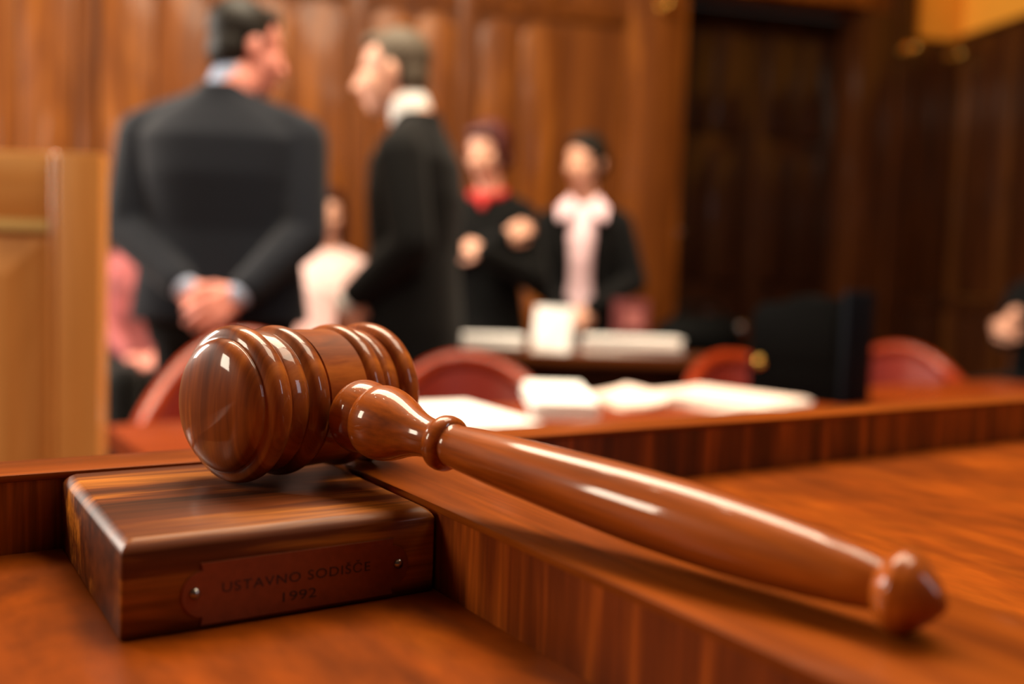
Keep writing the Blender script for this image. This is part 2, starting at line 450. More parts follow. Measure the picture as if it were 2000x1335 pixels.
# ------------------------------------------------------------------ sound block
B0, BY0, BB, BW1 = 0.5195 * S, 2.6503 * S, 0.271 * S, 1.466 * S
BY1 = L0 - 0.0006
blk = thing('sound_block', 'dark walnut gavel block with engraved plate lying in the bench corner', 'sound block', D((B0 + BW1) / 2, (BY0 + BY1) / 2), DA)
hw, hd = (BW1 - B0) / 2, (BY1 - BY0) / 2
ch = 0.0337 * S
rs = []
def rrect(hx, hy, z, r=0.0012, n=5):
    out = []
    for qx, qy, a0 in ((1, 1, 0), (-1, 1, PI / 2), (-1, -1, PI), (1, -1, 1.5 * PI)):
        for j in range(n):
            a = a0 + PI / 2 * j / (n - 1)
            out.append(V((qx * (hx - r) + r * math.cos(a), qy * (hy - r) + r * math.sin(a), z)))
    return out
prof = [(0.0007, 0.0), (0.0, 0.0008), (0.0, BB - ch)]
for j in range(1, 7):
    a = PI / 2 * j / 7
    prof.append((ch * (0.45 * (1 - math.cos(a)) + 0.55 * j / 7), BB - ch + ch * (0.45 * math.sin(a) + 0.55 * j / 7)))
prof.append((ch, BB))
for ins, z in prof: rs.append(rrect(hw - ins, hd - ins, z))
body = link('block', Shape().rings(rs).mesh('block'), M['block'], blk, sm=0.9)

# engraved plate on the near side of the block
pl = []
def PX(x): return x * S - (B0 + BW1) / 2
px0, px1, pz0, pz1 = PX(0.73), PX(1.316), 0.016 * S, 0.19 * S
pcz = 0.104 * S
out = []
rl = 0.058 * S
out += [(px0, pz0), (px1, pz0)]
for j in range(13):
    a = -PI / 2 + PI * j / 12
    out.append((px1 - 0.004 * S + rl * 0.98 * math.cos(a), pcz + rl * 1.12 * math.sin(a)))
out += [(px1, pz1), (px0, pz1)]
for j in range(13):
    a = PI / 2 + PI * j / 12
    out.append((px0 + 0.004 * S + rl * 0.98 * math.cos(a), pcz + rl * 1.12 * math.sin(a)))
n = len(out)
yf, yb = -hd - 0.0007, -hd - 0.00005
ps = Shape().add([V((x, yf, z)) for x, z in out] + [V((x, yb, z)) for x, z in out],
                 [tuple(range(n)), tuple(reversed(range(n, 2 * n)))] + [(j, j + n, (j + 1) % n + n, (j + 1) % n) for j in range(n)])
plate = link('name_plate', ps.mesh('name_plate'), M['plate'], blk)
plate['label'] = 'engraved coppery plate with notched ends'


def lettering(txt, cap, width, cx, z0, parent):
    cu = bpy.data.curves.new('txt', 'FONT'); cu.body = txt; cu.size = 1.0; cu.align_x = 'CENTER'; cu.extrude = 0.01
    cu.space_character = 1.02 if txt[0] == '1' else 1.12
    o = bpy.data.objects.new('txt', cu); C.objects.link(o)
    dg = bpy.context.evaluated_depsgraph_get(); dg.update()
    me = bpy.data.meshes.new_from_object(o.evaluated_get(dg), depsgraph=dg)
    bpy.data.objects.remove(o)
    xs_ = [v.co.x for v in me.vertices]
    kx = width / (max(xs_) - min(xs_)); mx_ = (max(xs_) + min(xs_)) / 2
    kz = cap / 0.70
    for v in me.vertices:
        x, y, z = v.co
        v.co = ((x - mx_) * kx + cx, yf - 0.00002 - z * 0.004, z0 + y * kz)
    me.materials.clear()
    return link('lettering', me, M['engrave'], parent)


lettering('USTAVNO SODIŠČE', 0.0285 * S, 0.452 * S, PX(1.0135), 0.1005 * S, plate)
lettering('1992', 0.0285 * S, 0.103 * S, PX(1.0155), 0.0455 * S, plate)
for x in (0.712, 1.334):
    s_ = Shape().lathe([(0.0001, 0), (0.0155 * S, 0.0), (0.0145 * S, 0.006 * S), (0.010 * S, 0.010 * S), (0.0001, 0.0125 * S)], V((PX(x), yf + 0.00003, 0.108 * S)), V((0, -1, 0)), 20)
    link('screw', s_.mesh('screw'), M['screw'], plate, sm=1.2)

# ------------------------------------------------------------------ gavel
GC = V((1.2936 * S, 3.3611 * S, 0.54164 * S))
ge = V((0.94491, 0.32733, 0)); gd = V((0.228582, -0.970334, -0.078749)).normalized()
gav = thing('gavel', 'turned reddish brown wooden gavel lying on the sound block with its handle across the divider', 'gavel', D(GC.x, GC.y, 0.0003), DA)
half = [(0.250, 0.0), (0.250, 0.06), (0.251, 0.087), (0.2475, 0.089)]
def bead(u, wd, rv, rc, n=9):
    return [(rv + (rc - rv) * math.sqrt(max(0, 1 - ((j / (n - 1)) * 2 - 1) ** 2)), u - wd + 2 * wd * j / (n - 1)) for j in range(n)]
half += bead(0.134, 0.042, 0.240, 0.2675)
half += [(0.2395, 0.179), (0.244, 0.184), (0.2495, 0.194), (0.2515, 0.204), (0.2505, 0.216), (0.2475, 0.230), (0.2445, 0.246), (0.241, 0.253)]
half += bead(0.303, 0.046, 0.236, 0.2707, 11)
half += [(0.228, 0.351), (0.226, 0.354), (0.2265, 0.357), (0.225, 0.364), (0.218, 0.376), (0.205, 0.388), (0.182, 0.399), (0.15, 0.4085), (0.11, 0.416), (0.06, 0.421), (0.001, 0.423)]
prof = [(r, -u) for r, u in reversed(half)] + half[1:]
prof = [(r * S, u * S) for r, u in prof]
hd_ = Shape().lathe(prof, V((0, 0, 0)), V((0, 0, 1)), 96)
head = link('head', hd_.mesh('head'), M['gavel_head'], gav, sm=0.9)
# head mesh is modelled along local z, laid along ge
qh = V((0, 0, 1)).rotation_difference(ge)
head.data.transform(Matrix.Rotation(PI / 2, 4, 'Y'))       # axis -> local x so that the grain runs along the head
head.rotation_euler = (0, 0, math.atan2(ge.y, ge.x))
head.location = (0, 0, GC.z)
hp = [(0.03, 0.279), (0.058, 0.281), (0.084, 0.288), (0.104, 0.301), (0.1175, 0.318), (0.1245, 0.332), (0.1265, 0.348), (0.1240, 0.378), (0.1185, 0.402), (0.1140, 0.412),
      (0.1125, 0.416), (0.1165, 0.421), (0.1225, 0.432), (0.1262, 0.452), (0.1262, 0.472), (0.1225, 0.498), (0.1145, 0.528), (0.102, 0.562), (0.0885, 0.594),
      (0.0775, 0.625), (0.0695, 0.655), (0.0645, 0.688), (0.0622, 0.716), (0.0625, 0.738), (0.064, 0.744), (0.069, 0.746)]
grip = [(0.069, 0.806), (0.066, 0.812), (0.0668, 0.83), (0.072, 0.90), (0.0785, 1.0), (0.0845, 1.12), (0.090, 1.26), (0.0955, 1.40), (0.0992, 1.54), (0.0990, 1.66),
        (0.0955, 1.78), (0.0888, 1.90), (0.0795, 2.01), (0.0690, 2.10), (0.0585, 2.162), (0.054, 2.172), (0.056, 2.18)]
knob = [(0.054, 2.168), (0.062, 2.172), (0.074, 2.184), (0.086, 2.198), (0.0925, 2.212), (0.0925, 2.222), (0.087, 2.230), (0.0865, 2.234), (0.085, 2.240), (0.066, 2.262), (0.04, 2.287), (0.018, 2.303), (0.001, 2.310)]
coll = [(0.060, 0.742), (0.0705, 0.744), (0.080, 0.750), (0.0868, 0.760), (0.0888, 0.774), (0.087, 0.790), (0.081, 0.800), (0.072, 0.807), (0.060, 0.809)]
gq = V((0, 0, 1)).rotation_difference(gd)
hl = None
for nm, pr in (('handle', grip), ('socket', hp), ('collar', coll), ('knob', knob)):
    o = link(nm, Shape().lathe([(r * S, t * S) for r, t in pr], V((0, 0, 0)), V((0, 0, 1)), 72).mesh(nm), M['gavel_handle'], gav if hl is None else hl, sm=0.75)
    if hl is None:
        hl = o; o.rotation_mode = 'QUATERNION'; o.rotation_quaternion = gq; o.location = (0, 0, GC.z)
tn = link('tenon', Shape().lathe([(0.001, 0.1 * S), (0.048 * S, 0.1 * S), (0.048 * S, 0.275 * S), (0.001, 0.275 * S)], V((0, 0, 0)), V((0, 0, 1)), 32).mesh('tenon'), plain('dark_tenon', (30, 18, 10), 0.6), gav, sm=0.8)
tn.rotation_mode = 'QUATERNION'; tn.rotation_quaternion = gq; tn.location = (0, 0, GC.z)

# ------------------------------------------------------------------ panelled screen behind the ledge
lec = thing('panel_screen', 'tall honey coloured wooden panelled screen standing behind the front ledge', 'screen', (-0.62, 1.17, 0), 0.0)
LX0, LX1, LT = -0.42, 0.117, 1.146
link('body', Shape().box(LX0, LX1 - 0.004, 0.018, 0.034, 0.0, LT - 0.002).mesh('body'), M['lectern'], lec, bevel=0.002)
link('stile', Shape().box(LX1 - 0.052, LX1, 0.0, 0.0175, 0.0, LT).mesh('stile'), M['lectern'], lec, bevel=0.002)
link('stile', Shape().box(LX0, LX0 + 0.052, 0.0, 0.0175, 0.0, LT).mesh('stile'), M['lectern'], lec, bevel=0.002)
link('top_rail', Shape().box(LX0 + 0.0525, LX1 - 0.064, 0.006, 0.0175, LT - 0.082, LT).mesh('top_rail'), M['lectern_rail'], lec, bevel=0.002)
for x in (LX1 - 0.0632, LX0 + 0.0528):
    link('molding', Shape().capsule((x + 0.005, 0.007, 0.02), (x + 0.005, 0.007, LT - 0.006), 0.0062, 0.0062, 16).mesh('molding'), M['lectern_gloss'], lec, sm=0.8)
link('molding', Shape().box(LX0 + 0.064, LX1 - 0.064, 0.002, 0.0175, LT - 0.097, LT - 0.0825).mesh('molding'), M['lectern_light'], lec, bevel=0.002)
for x in (LX0 + 0.02, LX1 - 0.06):
    link('foot', Shape().box(x, x + 0.04, 0.0345, 0.085, 0.0, 0.05).mesh('foot'), M['lectern'], lec, bevel=0.003)
# raised and bevelled field
x0, x1, z0, z1, bv = LX0 + 0.066, LX1 - 0.066, 0.06, LT - 0.099, 0.05
rp_ = Shape()
a4 = [(x0, z0), (x1, z0), (x1, z1), (x0, z1)]; b4 = [(x0 + bv, z0 + bv), (x1 - bv, z0 + bv), (x1 - bv, z1 - bv), (x0 + bv, z1 - bv)]
rp_.add([V((x, 0.0175, z)) for x, z in a4] + [V((x, 0.014, z)) for x, z in a4] + [V((x, 0.003, z)) for x, z in b4],
        [(0, 3, 2, 1)] + [(i, (i + 1) % 4, (i + 1) % 4 + 4, i + 4) for i in range(4)] + [(i + 4, (i + 1) % 4 + 4, (i + 1) % 4 + 8, i + 8) for i in range(4)] + [(8, 9, 10, 11)])
link('raised_panel', rp_.mesh('raised_panel'), M['lectern'], lec)

# ------------------------------------------------------------------ clerks' table just below the bench
TA = 0.5793
ct = thing('clerk_table', 'orange brown wooden table below the bench strewn with white papers', 'table', (-0.64, 1.51, 0), TA)
link('tabletop', Shape().box(0.0, 2.5, -0.62, 0.0, 0.725, 0.76).mesh('tabletop'), M['table'], ct, bevel=0.004)
link('apron', Shape().box(0.06, 2.44, -0.56, -0.06, 0.64, 0.7245).mesh('apron'), M['table'], ct)
for x in (0.07, 2.37):
    for y in (-0.55, -0.13):
        link('leg', Shape().box(x, x + 0.06, y, y + 0.06, 0, 0.64).mesh('leg'), M['table'], ct, bevel=0.004)

# ------------------------------------------------------------------ far table, behind the chairs
ft = thing('far_table', 'dark brown table with papers in front of the two standing women', 'table', (0.21, 3.09, 0), 0.05)
link('tabletop', Shape().box(-0.42, 0.49, 0.0, 0.36, 0.745, 0.78).mesh('tabletop'), M['table_dark'], ft, bevel=0.004)
link('modesty_panel', Shape().box(-0.38, 0.45, 0.06, 0.08, 0.15, 0.745).mesh('modesty_panel'), M['door'], ft)
for x in (-0.40, 0.41):
    for y in (0.015, 0.285):
        link('leg', Shape().box(x, x + 0.06, y, y + 0.06 if y > 0.1 else y + 0.044, 0, 0.745).mesh('leg'), M['table_dark'], ft, bevel=0.004)


# ------------------------------------------------------------------ barrel chairs
def barrel_chair(label, loc, rz, h=0.83, group='red leather barrel chairs'):
    c = thing('barrel_chair', label, 'chair', loc, rz, group); c.scale = (0.93, 0.93, 1)
    n = 29
    def shell(r_in, r_out, z0, topf, inset=0.0):
        rs = []
        for i in range(n):
            t = -1 + 2 * i / (n - 1)
            a = PI / 2 + t * math.radians(112)     # back at +y, open to -y
            zt = topf(t)
            flare = 1.0 + 0.06
            ca, sa = math.cos(a), math.sin(a)
            rs.append([V((r_in * ca, r_in * sa, z0)), V((r_out * ca, r_out * sa, z0)),
                       V((r_out * flare * ca, r_out * flare * sa + 0.03 * max(sa, 0), zt - inset)), V((r_in * flare * ca, r_in * flare * sa + 0.03 * max(sa, 0), zt - inset))])
        return Shape().rings(rs)
    top = lambda t: 0.64 + (h - 0.64) * (0.5 + 0.5 * math.cos(PI * min(1, abs(t) * 1.12)))
    link('back_shell', shell(0.235, 0.262, 0.36, top, 0.018).mesh('back_shell'), M['chair_rim'], c, sm=0.7)
    link('backrest', shell(0.212, 0.2345, 0.40, top, 0.03).mesh('backrest'), M['leather'], c, sm=0.7)
    pts = []
    for i in range(41):
        t = -1 + 2 * i / 40; a = PI / 2 + t * math.radians(112); r = 0.2385 * 1.06
        pts.append(V((r * math.cos(a), r * math.sin(a) + 0.03 * max(math.sin(a), 0), top(t) - 0.006)))
    link('rim', Shape().tube(pts, 0.024, 10).mesh('rim'), M['chair_rim'], c, sm=0.9)
    st = Shape().lathe([(0.001, 0.40), (0.19, 0.40), (0.208, 0.41), (0.211, 0.435), (0.205, 0.455), (0.18, 0.468), (0.001, 0.475)], V((0, -0.01, 0)), V((0, 0, 1)), 36)
    link('seat', st.mesh('seat'), M['leather'], c, sm=0.8)
    link('seat_frame', Shape().lathe([(0.001, 0.345), (0.235, 0.345), (0.245, 0.355), (0.245, 0.385), (0.2, 0.399), (0.001, 0.399)], V((0, -0.005, 0)), V((0, 0, 1)), 36).mesh('seat_frame'), M['chair_rim'], c, sm=0.6)
    for sx, sy in ((1, 1), (-1, 1), (1, -1), (-1, -1)):
        link('leg', Shape().capsule((sx * 0.15, sy * 0.15, 0.345), (sx * 0.185, sy * 0.185, 0.014), 0.021, 0.014, 12).mesh('leg'), M['chair_rim'], c, sm=0.8)
    return c


barrel_chair('red leather barrel chair mostly hidden behind the gavel head', (-0.53, 1.99, 0), 0.35, 0.86)
barrel_chair('red leather barrel chair with rounded back between gavel and name card', (-0.065, 2.33, 0), 0.25, 0.80)
barrel_chair('red leather barrel chair partly covered by the black bag', (0.755, 2.72, 0), 0.3, 0.80)
barrel_chair('red leather barrel chair beyond the upright bag end, sloping arm in view', (1.36, 3.35, 0), -0.35, 0.81)


# ------------------------------------------------------------------ papers
def sheet_stack(label, loc, rz, nsh, wd, dp, th, mat, jit=0.05, tilt=0.0):
    s = thing('paper_stack', label, 'papers', loc, rz, None)
    z = 0.0008
    for i in range(nsh):
        a = random.uniform(-jit, jit)
        mt = Matrix.Translation((random.uniform(-1, 1) * jit * 0.12, random.uniform(-1, 1) * jit * 0.12, z)) @ Matrix.Rotation(a, 4, 'Z')
        sh = Shape()
        nx = 6
        rs = []
        for k in range(nx + 1):
            x = -wd / 2 + wd * k / nx
            cz = tilt * (math.sin(PI * k / nx) if tilt < 0 else (k / nx) ** 2)
            rs.append([mt @ V((x, -dp / 2, cz)), mt @ V((x, dp / 2, cz)), mt @ V((x, dp / 2, cz + th)), mt @ V((x, -dp / 2, cz + th))])
        sh.rings(rs)
        link('sheet', sh.mesh('sheet'), mat if not isinstance(mat, list) else mat[i % len(mat)], s)
        z += th + 0.0012
    return s



sheet_stack('white loose sheets beside the gavel neck on the clerk table', (-0.11, 1.74, 0.76), 0.62, 2, 0.21, 0.297, 0.0012, M['paper'], 0.12)
sheet_stack('bright white paper block lying next to the loose sheets', (0.095, 1.92, 0.76), 0.05, 6, 0.12, 0.36, 0.004, M['paper'], 0.02)
sheet_stack('curled pinkish pages between the white block and the wide stack', (0.248, 2.015, 0.76), 0.3, 3, 0.105, 0.22, 0.002, M['paper_pink'], 0.1, 0.018)
sheet_stack('wide white paper stack reaching towards the black briefcase', (0.455, 2.02, 0.76), 0.72, 5, 0.2, 0.28, 0.003, [M['paper_pink'], M['paper']], 0.06, 0.005)
sheet_stack('white stack of files at the end of the far table near the dark suited man', (-0.085, 3.17, 0.78), 0.08, 7, 0.235, 0.15, 0.0055, M['paper'], 0.05)
sheet_stack('long white stack of files beside the bright name card', (0.40, 3.20, 0.78), 0.06, 8, 0.31, 0.13, 0.0055, [M['paper'], M['paper'], M['paper_pink']], 0.05)

# folded name card, standing
nc = thing('name_card', 'bright white folded card standing upright on the far table', 'card', (0.137, 3.15, 0.7805), -0.42)
for sgn in (-1, 1):
    mt = Matrix.Translation((0, sgn * 0.03, 0)) @ Matrix.Rotation(sgn * math.radians(11), 4, 'X')
    link('card_face', Shape().box(-0.066, 0.066, -0.001, 0.001, 0, 0.15, mt).mesh('card_face'), M['paper'], nc)

# dark red box file
bf = thing('box_file', 'dark red box file standing behind the long stack on the far table', 'box file', (0.415, 3.31, 0.7805), 0.1)
link('body', Shape().box(-0.055, 0.055, 0, 0.1, 0, 0.175).mesh('body'), plain('dark_red_card', (92, 30, 30), 0.6), bf, bevel=0.003)
link('spine_label', Shape().box(-0.03, 0.03, -0.0015, 0, 0.08, 0.14).mesh('spine_label'), plain('faded_pink_label', (150, 84, 80), 0.7), bf)

# soft black bag on the far end of the table
hb = thing('handbag', 'soft black bag slumped on the end of the far table with round clasp', 'bag', (0.645, 3.36, 0.7805), 0.1)
link('body', remeshed(Shape().loft([(0.0, 0, 0, 0.155, 0.07), (0.01, 0, 0, 0.165, 0.08), (0.06, 0, 0, 0.16, 0.075), (0.1, 0.01, 0, 0.145, 0.05), (0.125, 0.03, 0, 0.11, 0.03), (0.132, 0.03, 0, 0.09, 0.012)]), 'body', 0.008, 2), M['black_leather'], hb)
link('handle', Shape().tube([(0.09 * math.cos(a), -0.02, 0.11 + 0.06 * math.sin(a)) for a in [PI * i / 12 for i in range(13)]], 0.007).mesh('handle'), M['black_leather'], hb, sm=1)
link('clasp', Shape().lathe([(0.001, 0), (0.02, 0), (0.02, 0.006), (0.012, 0.012), (0.001, 0.013)], V((0.135, -0.07, 0.09)), V((0.4, -0.9, 0.1)).normalized(), 20).mesh('clasp'), M['screw'], hb, sm=0.8)

# upright black briefcase on the clerk table
bc = thing('briefcase', 'upright black leather briefcase with blue black end standing on the clerk table', 'briefcase', (0.715, 2.085, 0.7605), math.radians(-45))
# local -x runs away to the back left along the long side, +y to the back right along the narrow end
w_, d_ = 0.225, 0.125
bs = Shape()
prof_b = [(0.0, 0.0), (0.0, 0.205), (-0.02, 0.235), (-w_ + 0.02, 0.215), (-w_, 0.185), (-w_, 0.0)]
bs.add([V((x - 0.0005, 0.0, z)) for x, z in prof_b] + [V((x - 0.0005, d_, z)) for x, z in prof_b],
       [tuple(range(6)), tuple(reversed(range(6, 12)))] + [(j, j + 6, (j + 1) % 6 + 6, (j + 1) % 6) for j in range(6)])
link('body', bs.mesh('body'), M['black_leather'], bc, bevel=0.006)
link('end_panel', Shape().box(0.0, 0.012, -0.004, d_ + 0.004, 0.0, 0.25).mesh('end_panel'), M['navy_leather'], bc, bevel=0.004)
link('strap', Shape().box(0.0125, 0.0165, d_ * 0.5 - 0.014, d_ * 0.5 + 0.014, 0.01, 0.246).mesh('strap'), M['navy_leather'], bc, bevel=0.001)
link('handle', Shape().tube([(-w_ / 2 + 0.06 * math.cos(a), d_ / 2, 0.205 + 0.025 * math.sin(a)) for a in [PI * i / 12 for i in range(13)]], 0.008).mesh('handle'), M['black_leather'], bc, sm=1)
link('flap', Shape().box(-w_ + 0.015, -0.015, -0.004, -0.0005, 0.09, 0.2).mesh('flap'), M['black_leather'], bc, bevel=0.002)
link('clasp', Shape().lathe([(0.001, 0), (0.013, 0), (0.013, 0.004), (0.008, 0.008), (0.001, 0.009)], V((-w_ + 0.03, -0.0041, 0.08)), V((0, -1, 0)), 20).mesh('clasp'), M['brass'], bc, sm=0.8)

# brass fittings on the panelling
def fitting(label, loc, rz, r=0.03):
    t = thing('wall_fitting', label, 'wall fitting', loc, rz)
    link('rose', Shape().lathe([(0.001, 0), (r * 1.5, 0), (r * 1.4, 0.012), (r * 0.5, 0.02), (0.001, 0.021)], V((0, -0.0005, 0)), V((0, -1, 0)), 24).mesh('rose'), M['brass'], t, sm=0.8)
    link('stem', Shape().capsule((0, -0.018, 0), (0, -0.07, 0), 0.009, 0.009).mesh('stem'), M['brass'], t, sm=0.8)
    link('ball', Shape().ball((0, -0.09, 0), (r, r, r)).mesh('ball'), M['brass'], t, sm=1)
def on_wall(s_, t, z): return (WALL_O.x + s_ * ca + t * sa, WALL_O.y + s_ * sa - t * ca, z)
fitting('round brass wall fitting high on the lit pilaster beside the door', on_wall(-0.735, 0.112, 2.62), WALL_A)
fitting('round brass wall fitting on the dark surround beyond the door', on_wall(0.93, 0.07, 2.53), WALL_A)
fitting('round brass wall fitting just below the ochre plaster in the room corner', on_wall(1.29, 0.03, 2.53), WALL_A)

# benches along the walls
def wall_bench(label, loc, rz, ln):
    t = thing('wooden_bench', label, 'bench', loc, rz)
    link('seat', Shape().box(-ln / 2, ln / 2, -0.2, 0.2, 0.41, 0.45).mesh('seat'), M['bench_seat'], t, bevel=0.006)
    link('backrest', Shape().box(-ln / 2, ln / 2, 0.205, 0.235, 0.45, 0.92).mesh('backrest'), M['bench_seat'], t, bevel=0.006)
    for x in (-ln / 2 + 0.04, ln / 2 - 0.08):
        link('side', Shape().box(x, x + 0.04, -0.19, 0.235, 0, 0.41).mesh('side'), M['bench_seat'], t, bevel=0.004)
wall_bench('dark wooden bench carrying the two people in pink by the panelled wall', (-1.27, 4.44, 0), math.radians(15), 1.7)
wall_bench('dark wooden bench under the seated person in black at the side wall', (2.62, 4.52, 0), math.radians(-66), 1.0)


# ------------------------------------------------------------------ people
def hand(sh, wr, d, nrm, thumb, k=1.0, curl=0.5):
    """palm, four fingers and a thumb; d: wrist to knuckles, nrm: palm normal, thumb: +1/-1 side"""
    d = V(d).normalized(); nrm = V(nrm); nrm = (nrm - d * nrm.dot(d)).normalized(); s = d.cross(nrm) * thumb
    wr = V(wr)
    kn = []
    for i, (off, ln) in enumerate(((1.5, 0.083), (0.5, 0.088), (-0.5, 0.085), (-1.5, 0.078))):
        q = wr + d * ln * k + s * off * 0.0205 * k
        sh.capsule(wr + s * off * 0.010 * k + d * 0.01, q, 0.0145 * k, 0.0115 * k, 10)
        kn.append(q)
    for i, q in enumerate(kn):
        L = (0.072, 0.082, 0.076, 0.058)[i] * k
        p = q; fan = (1.5 - i) * 0.05
        for j, (fr, rr) in enumerate(((0.45, 0.0093), (0.3, 0.0085), (0.25, 0.0078))):
            a = curl * (0.55, 1.25, 1.75)[j]
            dr = (d * math.cos(a) + nrm * math.sin(a) + s * fan).normalized()
            p2 = p + dr * L * fr
            sh.capsule(p, p2, rr * k * 1.06, rr * k, 8); p = p2
    t0 = wr + d * 0.022 * k + s * 0.02 * k
    t1 = t0 + (d * 0.6 + s * 0.7 + nrm * 0.35).normalized() * 0.045 * k
    t2 = t1 + (d * 0.85 + s * 0.25 + nrm * 0.45).normalized() * 0.034 * k
    t3 = t2 + (d * 0.9 + nrm * 0.4).normalized() * 0.026 * k
    sh.chain([t0, t1, t2, t3], [0.015 * k, 0.0115 * k, 0.0105 * k, 0.009 * k], 10)


def person(label, loc, rz, H, arms, head_c, head_rot, hair, hair_mat, skin, wf=1.0, sit=False, jacket=None, jacket_mat=None,
           legs='trousers', leg_mat=None, collar=None, scarf=None, front=None, female=False, knees=None, cuffs=None, cuff_end=0.99, hem=0.78, group=None):
    k = H / 1.75
    dz = (0.565 - 0.90 * k) if sit else 0.0
    def P(p): return V((p[0] * k, p[1] * k, p[2] * k + dz))
    # ---- body: one continuous skin
    b = Shape()
    tor = [(0.80, 0, 0.0, 0.150, 0.10), (0.90, 0, 0.0, 0.165, 0.108), (0.98, 0, 0, 0.158, 0.102), (1.08, 0, 0, 0.135 if not female else 0.12, 0.092), (1.25, 0, 0, 0.155, 0.105), (1.36, 0, 0.005, 0.165, 0.095), (1.42, 0, 0.008, 0.13, 0.075), (1.46, 0, 0.01, 0.06, 0.055)]
    b.loft([(z * k + dz, x * k, y * k, rx * k * wf, ry * k) for z, x, y, rx, ry in tor])
    hc = V(head_c)
    neck_r = 0.047 if female else 0.056
    b.capsule(P((0, 0.012, 1.42)), P((hc.x * 0.8, hc.y * 0.5 + 0.015, hc.z - 0.09)), (neck_r + 0.01) * k, neck_r * k, 18)
    HM = Matrix.Translation(P(hc)) @ Matrix.Rotation(head_rot[0], 4, 'Z') @ Matrix.Rotation(head_rot[1], 4, 'X') @ Matrix.Scale(k * 1.0, 4)
    h = Shape()
    fw_ = 0.94 if female else 1.0
    h.ball((0, 0.012, 0.035), (0.076, 0.096, 0.083), n=28).ball((0, -0.028, -0.03), (0.060 * fw_, 0.068, 0.075), n=28).ball((0, -0.05, -0.088), (0.034 * fw_, 0.034, 0.028))
    h.ball((0, -0.072, 0.024), (0.048, 0.017, 0.012))
    for sx in (-1, 1):
        h.ball((sx * 0.036, -0.053, -0.024), (0.025, 0.027, 0.028)).ball((sx * 0.011, -0.1, -0.036), (0.009, 0.011, 0.008))
        h.ball((sx * 0.077, 0.015, -0.006), (0.009, 0.019, 0.031), Matrix.Rotation(sx * 0.3, 3, 'Z')).ball((sx * 0.031, -0.0755, -0.001), (0.0125, 0.0125, 0.0105))
    h.capsule((0, -0.088, 0.012), (0, -0.112, -0.031), 0.008, 0.0125).ball((0, -0.087, -0.061), (0.023, 0.013, 0.0065)).ball((0, -0.085, -0.0715), (0.019, 0.013, 0.0075))
    h.move(HM); b.add(h.v, h.f)
    for side, (el, wr, hd__, hn, curl) in arms.items():
        sx = 1 if side == 'L' else -1
        sho = P((sx * (0.165 if not female else 0.145) * wf, 0.005, 1.35))
        b.chain([sho, P(el), P(wr)], [0.047 * k, 0.038 * k, 0.027 * k], 16)
        hand(b, P(wr), hd__, hn, 1 if side == 'L' else -1, k * (0.86 if female else 1.0), curl)
    lg = {}
    for i, sx in enumerate((1, -1)):
        hip = P((sx * 0.088, 0, 0.90))
        if sit:
            kx = knees[i] if knees else (sx * 0.1, -0.44)
            kn = V((kx[0] * k, kx[1] * k, 0.545)); an = V((kx[0] * k, kx[1] * k + 0.03, 0.085))
        else:
            kn = P((sx * 0.093, -0.01, 0.49)); an = P((sx * 0.098, 0.015, 0.085))
        lg[sx] = (hip, kn, an)
        b.chain([hip, kn, an], [0.082 * k, 0.056 * k, 0.038 * k], 16)
        b.capsule(an + V((0, 0.02, -0.045)), an + V((sx * 0.015, -0.15 * k, -0.055)), 0.032 * k, 0.026 * k)
    me = remeshed(b, 'person', 0.0046, 3, 0.4)
    for m_ in (skin, M['lips'], M['eye']): me.materials.append(m_)
    inv = HM.inverted()
    for p in me.polygons:
        q = inv @ p.center
        if abs(q.x) < 0.04 and -0.14 < q.y < -0.06 and abs(q.z) < 0.09:
            if (q.x / 0.021) ** 2 + ((q.z + 0.0665) / 0.0085) ** 2 < 1 and q.y < -0.088: p.material_index = 1
            elif (abs(abs(q.x) - 0.031) / 0.011) ** 2 + ((q.z + 0.001) / 0.006) ** 2 < 1 and q.y < -0.07: p.material_index = 2
    root = bpy.data.objects.new('person', me); C.objects.link(root)
    root.location = loc; root.rotation_euler = (0, 0, rz)
    tag(root, label, 'person', group)
    # ---- hair
    hs_ = Shape()
    for c_, r_ in hair: hs_.ball(c_, r_, n=24)
    hs_.move(HM)
    link('hair', remeshed(hs_, 'hair', 0.006, 2), hair_mat, root)
    # ---- jacket or top
    j = Shape()
    fk = 1.0
    base = [(hem, 0.192, 0.132), (0.88, 0.196, 0.135), (1.0, 0.182, 0.126), (1.1, 0.170, 0.118), (1.25, 0.182, 0.128), (1.35, 0.187, 0.118), (1.40, 0.155, 0.095), (1.44, 0.105, 0.076), (1.47, 0.072 / wf, 0.066), (1.495, 0.064 / wf, 0.062)]
    nape = not female
    if female:
        base = [(hem, 0.180, 0.125), (0.9, 0.178, 0.125), (1.0, 0.158, 0.114), (1.09, 0.145, 0.106), (1.2, 0.158, 0.122), (1.28, 0.165, 0.132), (1.36, 0.172, 0.112), (1.415, 0.14, 0.085), (1.45, 0.078, 0.066), (1.462, 0.06, 0.058)]
    if sit: base = [q for q in base if q[0] > 0.86]
    j.loft([(z * k + dz, 0, 0.006 * k, rx * k * wf, ry * k * (0.5 + 0.5 * wf)) for z, rx, ry in base], 36, 2.4)
    if nape and not sit: j.ball(P((hc.x * 0.3, 0.036, 1.474)), (0.058 * k, 0.036 * k, 0.026 * k))
